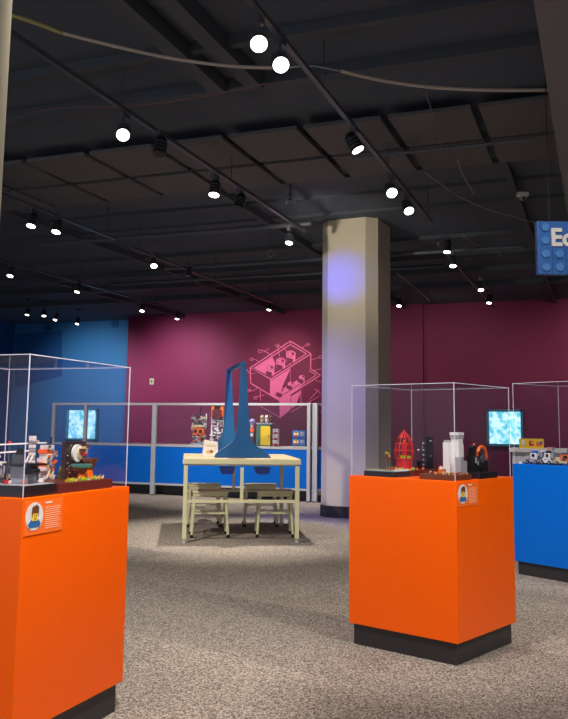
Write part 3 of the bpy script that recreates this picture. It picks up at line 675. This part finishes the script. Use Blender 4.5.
# ---------------------------------------------------------------- ceiling tracks and lights
TR=3.85; KT=1.0
tracks=[(-1.93,3.6,10.3,'long black lighting track from top centre to the beige column'),
        (-3.62,3.3,10.3,'long black lighting track crossing left of centre'),
        (-6.32,6.9,9.9,'black lighting track at left with two bright lamps'),
        (-8.94,10.0,15.8,'black lighting track at far left near the blue wall'),
        (-6.4,10.5,16.2,'black lighting track above the magenta wall, left of centre'),
        (-2.08,11.6,18.2,'black lighting track behind the beige column, right'),
        (-3.75,12.6,15.2,'short black lighting track just right behind the beige column')]
for x,y0,y1,lab in tracks:
    t=thing('lighting_track',lab,'lighting track',(x,y0,TR))
    m=MB(); m.box((0,(y1-y0)/2,0),(.04,y1-y0,.035),'track'); m.build('rail',t)
    n=max(2,int((y1-y0)/2)+1)
    for i in range(n): m=MB(); m.rod((0,.2+(y1-y0-.4)*i/(n-1),.017),(0,.2+(y1-y0-.4)*i/(n-1),ZC-TR-.002),.006,'track',n=6); m.build('hanger',t)
lights=[ # px, py, rpx, track index or None, lit, label
 (259,44,0,1,'lit spotlight at top centre, highest in the picture'),
 (281,65,0,1,'lit spotlight just below the highest one at top centre'),
 (123,135,1,1,'large lit spotlight at upper left, nearest on the left track'),
 (159,154,1,0,'unlit black spotlight beside the large lit one at upper left'),
 (358,150,0,1,'black can spotlight tilted sideways, above and left of the column lamps'),
 (392,193,0,1,'lit spotlight directly above the beige column, upper of two'),
 (409,211,0,1,'lit spotlight above the right side of the beige column, lower of two'),
 (214,195,1,1,'lit spotlight hanging at ceiling centre left'),
 (238,208,1,0,'unlit spotlight beside the lit one at ceiling centre left'),
 (289,243,1,1,'small lit spotlight left of the beige column top'),
 (31,226,2,1,'left lamp of the bright pair at left'),
 (56,232,2,1,'right lamp of the bright pair at left'),
 (10,276,3,1,'small lit spotlight at far left edge'),
 (77,292,3,1,'small lit spotlight at left above the blue wall'),
 (154,266,4,1,'small lit spotlight left of centre, nearest on its track'),
 (188,276,4,0,'unlit spotlight left of centre, over the magenta wall'),
 (142,311,4,1,'lit spotlight above the corner of blue and magenta walls'),
 (177,319,4,1,'small lit spotlight just over the magenta wall top left'),
 (27,315,None,1,'tiny leftmost lit spotlight of four along the blue wall top'),
 (44,316,None,1,'tiny lit spotlight second from left along the blue wall top'),
 (55,320,None,1,'brightest lit spotlight third from left along the blue wall top'),
 (77,324,None,1,'tiny rightmost lit spotlight of four along the blue wall top'),
 (269,310,None,1,'tiny lit spotlight over the pink mural'),
 (399,306,6,1,'tiny lit spotlight right of the beige column over the pilaster'),
 (447,252,5,1,'upper lit spotlight of the right hand row'),
 (453,266,5,1,'second lit spotlight of the right hand row'),
 (481,290,5,1,'third lit spotlight of the right hand row'),
 (489,303,5,1,'lowest lit spotlight of the right hand row'),
]
def spot_fixture(p,top,lit,label,aim):
    r=thing('track_spotlight',label,'spotlight',p,0,'track spotlights on the ceiling')
    d=Vector(aim).normalized(); R_=.054 if p.y<9 else .048; L_=.14
    back=-d*L_
    m=MB(); m.rod(back,(0,0,0),R_,'black',n=20,r2=R_*1.12); m.rod(back-d*.03,back,R_*.6,'black',r2=R_,n=20); 
    for s in (.25,.5,.75): m.rod(back+d*L_*s-d*.004,back+d*L_*s+d*.004,R_*1.16,'track',n=20)
    m.build('housing',r)
    m=MB(); m.rod(-d*.004,d*.002,R_*.98,'lens' if lit else 'dlens',n=20); m.build('lens',r)
    tp=Vector((0,0,top-p.z)); mid=back*.5
    m=MB(); m.rod((mid.x,mid.y,tp.z-.04),(mid.x,mid.y,mid.z+R_*.6),.012,'track',n=8); m.box((mid.x,mid.y,tp.z-.03),(.05,.1,.05),'track')
    if abs(tp.z)>.3: m.rod((mid.x,mid.y,tp.z),(mid.x,mid.y,mid.z),.01,'track',n=8)
    m.build('yoke',r)
    return r
LP=[]
for px,py,ti,lit,lab in lights:
    if ti is None: p=at(px,py,z=3.85)
    else:
        p=at(px,py,z=3.63)
        tx_=tracks[ti][0]; 
    aim=Vector((random.uniform(-.15,.15),-.3+random.uniform(-.1,.1),-1.0))
    if px in (259,281,123,392): aim=Vector((.55,-1.0,-1.0))
    if px in (358,): aim=Vector((.5,.0,-.9))
    if px in (409,154): aim=Vector((.35,-.5,-.8))
    spot_fixture(p,TR if ti is not None else ZC,lit,lab,aim)
    LP.append((p,lit))
# pale conduit sweeping across the ceiling
def cat_(pts,n=5):
    o=[]; P=[pts[0]]+pts+[pts[-1]]
    for i in range(1,len(P)-2):
        for j in range(n):
            t=j/n; a,b_,c,d=P[i-1],P[i],P[i+1],P[i+2]
            o.append(.5*((2*b_)+(-a+c)*t+(2*a-5*b_+4*c-d)*t*t+(-a+3*b_-3*c+d)*t**3))
    return o+[pts[-1]]
def ctube(name,px,z,r,k,lab,cat):
    pts=cat_([at(x,y,z=z) for x,y in px]); m=MB(); m.tube(pts,r,k,6); return tag(m.build(name),lab,cat)
cd=ctube('conduit',[(62,33),(110,45),(170,58),(230,66),(282,68)],3.95,.013,'cable','pale conduit curving across the upper left ceiling','conduit')
ctube('conduit_lit_end',[(10,15),(30,21),(62,33)],3.95,.014,'ycable','yellowish end of the pale conduit beside the near column','conduit')  # same conduit; the yellow light on its end is painted in
ctube('conduit',[(284,68),(312,66),(340,71)],3.97,.007,'wire','thin grey joint length of conduit at top centre','conduit')
ctube('conduit',[(341,71),(380,80),(430,87),(490,90),(553,90)],3.92,.014,'cable','pale conduit curving across the upper right ceiling','conduit')
ctube('cable',[(0,124),(50,109),(130,106),(200,97),(268,83)],3.98,.005,'rcable','thin reddish cable strung across the upper left ceiling','cable')
ctube('cable',[(425,172),(445,187),(462,198),(490,210),(515,217),(540,224)],3.98,.008,'wire','grey cable running towards the blue sign','cable')
ctube('cable',[(424,88),(434,118),(440,142),(447,160)],4.0,.006,'track','loose dark cable hanging over the right ceiling panels','cable')
ctube('cable',[(457,158),(463,175),(474,194)],4.0,.007,'wire','short grey loose cable above the security camera','cable')
ctube('cable',[(463,236),(480,246),(502,256)],4.0,.008,'wire','short grey cable low on the ceiling beside the blue sign','cable')
ctube('cable',[(397,273),(414,287),(430,301)],4.0,.014,'wire','short grey rod at ceiling right of the beige column','rod')
ctube('cable',[(470,212),(476,224),(487,233)],4.0,.006,'track','short dark looped cable left of the blue sign','cable')
rg=at(271,254,z=3.9); m=MB(); m.tube([(rg.x+.05*math.cos(2*PI*i/20),rg.y,3.9+.05*math.sin(2*PI*i/20)) for i in range(21)],.006,'wire'); m.rod((rg.x,rg.y,3.95),(rg.x,rg.y,ZC),.004,'track',n=6); tag(m.build('hanging_ring'),'small grey ring hanging from the ceiling left of the column','ring')
# unlit star shaped sprinkler and projector
sp=at(290,200,z=4.0); r=thing('sprinkler','dark three armed sprinkler head hanging at ceiling centre','sprinkler',sp)
m=MB(); m.rod((0,0,0),(0,0,ZC-4.0),.012,'track'); m.ball((0,0,.05),.035,'track'); m.build('stem',r)
for i in range(3): a_=2*PI*i/3+.5; m=MB(); m.rod((0,0,.02),(.07*math.cos(a_),.07*math.sin(a_),-.02),.012,'track'); m.ball((.07*math.cos(a_),.07*math.sin(a_),-.02),.022,'track'); m.build('arm',r)
# security camera
s_=at(522.5,197,z=4.0); r=thing('security_camera','small white dome security camera on the black ceiling at right','security camera',s_,TH)
m=MB(); m.box((0,0,.03),(.13,.1,.045),'white'); m.rod((0,0,.05),(0,0,ZC-s_.z),.012,'track'); m.build('mount',r,bevel=.01)
m=MB(); m.rod((0,0,-.0),(0,0,.02),.045,'white',n=20); m.ball((0,0,-.005),.04,'grey',n=16); m.build('dome',r); m=MB(); m.rod((0,-.028,-.02),(0,-.045,-.03),.016,'black'); m.build('lens',r)
# ---------------------------------------------------------------- blue stud sign
sa=at(537,221,Y=6.2); sb=at(537.5,274,Y=6.2); D=6.2
sg=thing('hanging_sign','blue studded hanging sign with off white letters at the right edge','sign',(sa.x,sa.y,sb.z),TH)
sh=sa.z-sb.z; sw=1.05
m=MB(); m.box((sw/2,.03,sh/2),(sw,.06,sh),'signb'); m.build('board',sg,bevel=.004)
gx=sh/4
m=MB(); n=int(sw/gx)
for i in range(n):
    for j in range(4):
        if j>=2 and i>=1: continue
        m.rod((gx*(i+.55),0,gx*(j+.5)),(gx*(i+.55),-.022,gx*(j+.5)),gx*.3,'studb',n=20)
m.build('studs',sg,bevel=.002)
m=MB()
for i in range(1,n): m.box((gx*(i+.08),-.001,sh*.25),(.006,.004,sh*.5),'navy')
m.box((sw/2+gx*.5,-.001,sh*.27),(sw-gx*1.1,.004,.005),'navy'); m.build('joint_lines',sg)
for x in (.1,sw-.1): m=MB(); m.rod((x,.03,sh),(x,.03,ZC-sb.z-.005),.003,'black',n=6); m.build('hanging_wire',sg)
cu=bpy.data.curves.new('lettering','FONT'); cu.body='Ec'; cu.size=.25; cu.extrude=.012; cu.offset=.008
to=bpy.data.objects.new('lettering_src',cu); COL.objects.link(to)
dg=bpy.context.evaluated_depsgraph_get(); me=bpy.data.meshes.new_from_object(to.evaluated_get(dg)); bpy.data.objects.remove(to)
lt=bpy.data.objects.new('lettering',me); COL.objects.link(lt); me.materials.clear(); me.materials.append(C['text']); lt.parent=sg
hh=max(v.co.z if False else v.co.y for v in me.vertices); k_=.128/hh
lt.scale=(k_*.95,k_,k_); lt.rotation_euler=(PI/2,0,0); lt.location=(gx*1.02-.01,-.012,sh-.055-.128)
# ---------------------------------------------------------------- lamps
def spot(loc,tgt,power,size=60,blend=.6,col=(1,.93,.84),rad=.06):
    l=bpy.data.lights.new('spot','SPOT'); l.energy=power; l.spot_size=math.radians(size); l.spot_blend=blend; l.color=col; l.shadow_soft_size=rad
    o=bpy.data.objects.new('spot_lamp',l); COL.objects.link(o); o.location=loc
    o.rotation_euler=(Vector(tgt)-Vector(loc)).to_track_quat('-Z','Y').to_euler(); return o
def area(loc,tgt,power,sx,sy,col=(1,.96,.92)):
    l=bpy.data.lights.new('area','AREA'); l.shape='RECTANGLE'; l.size=sx; l.size_y=sy; l.energy=power; l.color=col
    o=bpy.data.objects.new('area_lamp',l); COL.objects.link(o); o.location=loc
    o.rotation_euler=(Vector(tgt)-Vector(loc)).to_track_quat('-Z','Y').to_euler(); return o
c0_=fr0.p(.35,.35,.9); c1_=fr1.p(.38,.35,.9); c2_=fr2.p(.35,.35,.9)
spot((c0_.x-1.2,c0_.y-2.2,3.7),c0_,130,45)
spot((c0_.x+1.9,c0_.y-1.6,3.4),c0_,190,48)
spot((c1_.x+1.6,c1_.y-1.2,3.4),c1_,330,54)
spot((c2_.x-1.6,c2_.y-2.0,3.4),c2_,210,45)
tc_=FL+tx*.6+ty*.6
spot((tc_.x+.15,tc_.y+.1,3.75),(tc_.x,tc_.y,0),320,62,.5,rad=.03)
spot((tc_.x-.3,tc_.y-3.7,3.4),(tc_.x,tc_.y,.4),330,40)
for x,y,pw_ in ((-4.5,5,60),(-1.5,3.2,105),(1.2,3.0,95),(-2.0,6.2,70),(.5,7.5,90),(-5,9.5,35),(-1,12,45),(2.5,10,60)):
    spot((x,y,3.42),(x+.2,y+.3,0),pw_,98,.6,rad=.06)
for x in (-13.5,-10.5): spot((x,YB-3,3.7),(x,YB,1.5),190,105,.9,(.9,.95,1))
for x in (-9,-6.2,-3.2,.5,3.8,6.5): spot((x,YW-3.2,3.8),(x,YW,1.9),62 if x<0 else 105,105,.9)
spot((-5.5,YR-2.6,3.7),(-5.5,YR,.4),260,75,.8); spot((-8.5,YR-2.6,3.7),(-8.5,YR,.4),200,75,.8)
# blue accent lamp on the column
bt=at(340,278,Y=cc.y-Hh); spot((bt.x-.5,bt.y-1.3,3.3),(bt.x,bt.y,bt.z),75,38,1,(.0,.03,1),.06)
spot((bt.x-1.6,bt.y-2.4,3.6),(bt.x,bt.y,1.0),330,56,1,(.36,.34,1),.15)
spot((bt.x-.3,bt.y-3.2,3.4),(bt.x+.2,bt.y,3.7),100,50,.9)
spot((sa.x+.2,sa.y-2.2,3.3),(sa.x+.3,sa.y,2.75),55,40,.8)  # added spot without a fixture, brightens the sign letters
mc=at(285,370,Y=YW); spot((mc.x,YW-3,3.6),(mc.x,YW,mc.z),110,48,.9)
spot((yb.x,wc.location.y-1.8,3.6),(yb.x,wc.location.y+.2,1.0),160,40,.8)  # spot added to brighten the yellow box, no fixture there
spot((-6.3,YR-.9,3.5),(-5.6,YC,1.1),230,75,.8)
w=bpy.data.worlds.new('world'); SC.world=w; w.use_nodes=True
bg=w.node_tree.nodes['Background']; bg.inputs[0].default_value=(.62,.66,.78,1); bg.inputs[1].default_value=.75
SC.view_settings.view_transform='Standard'; SC.view_settings.look='None'; SC.view_settings.exposure=.75
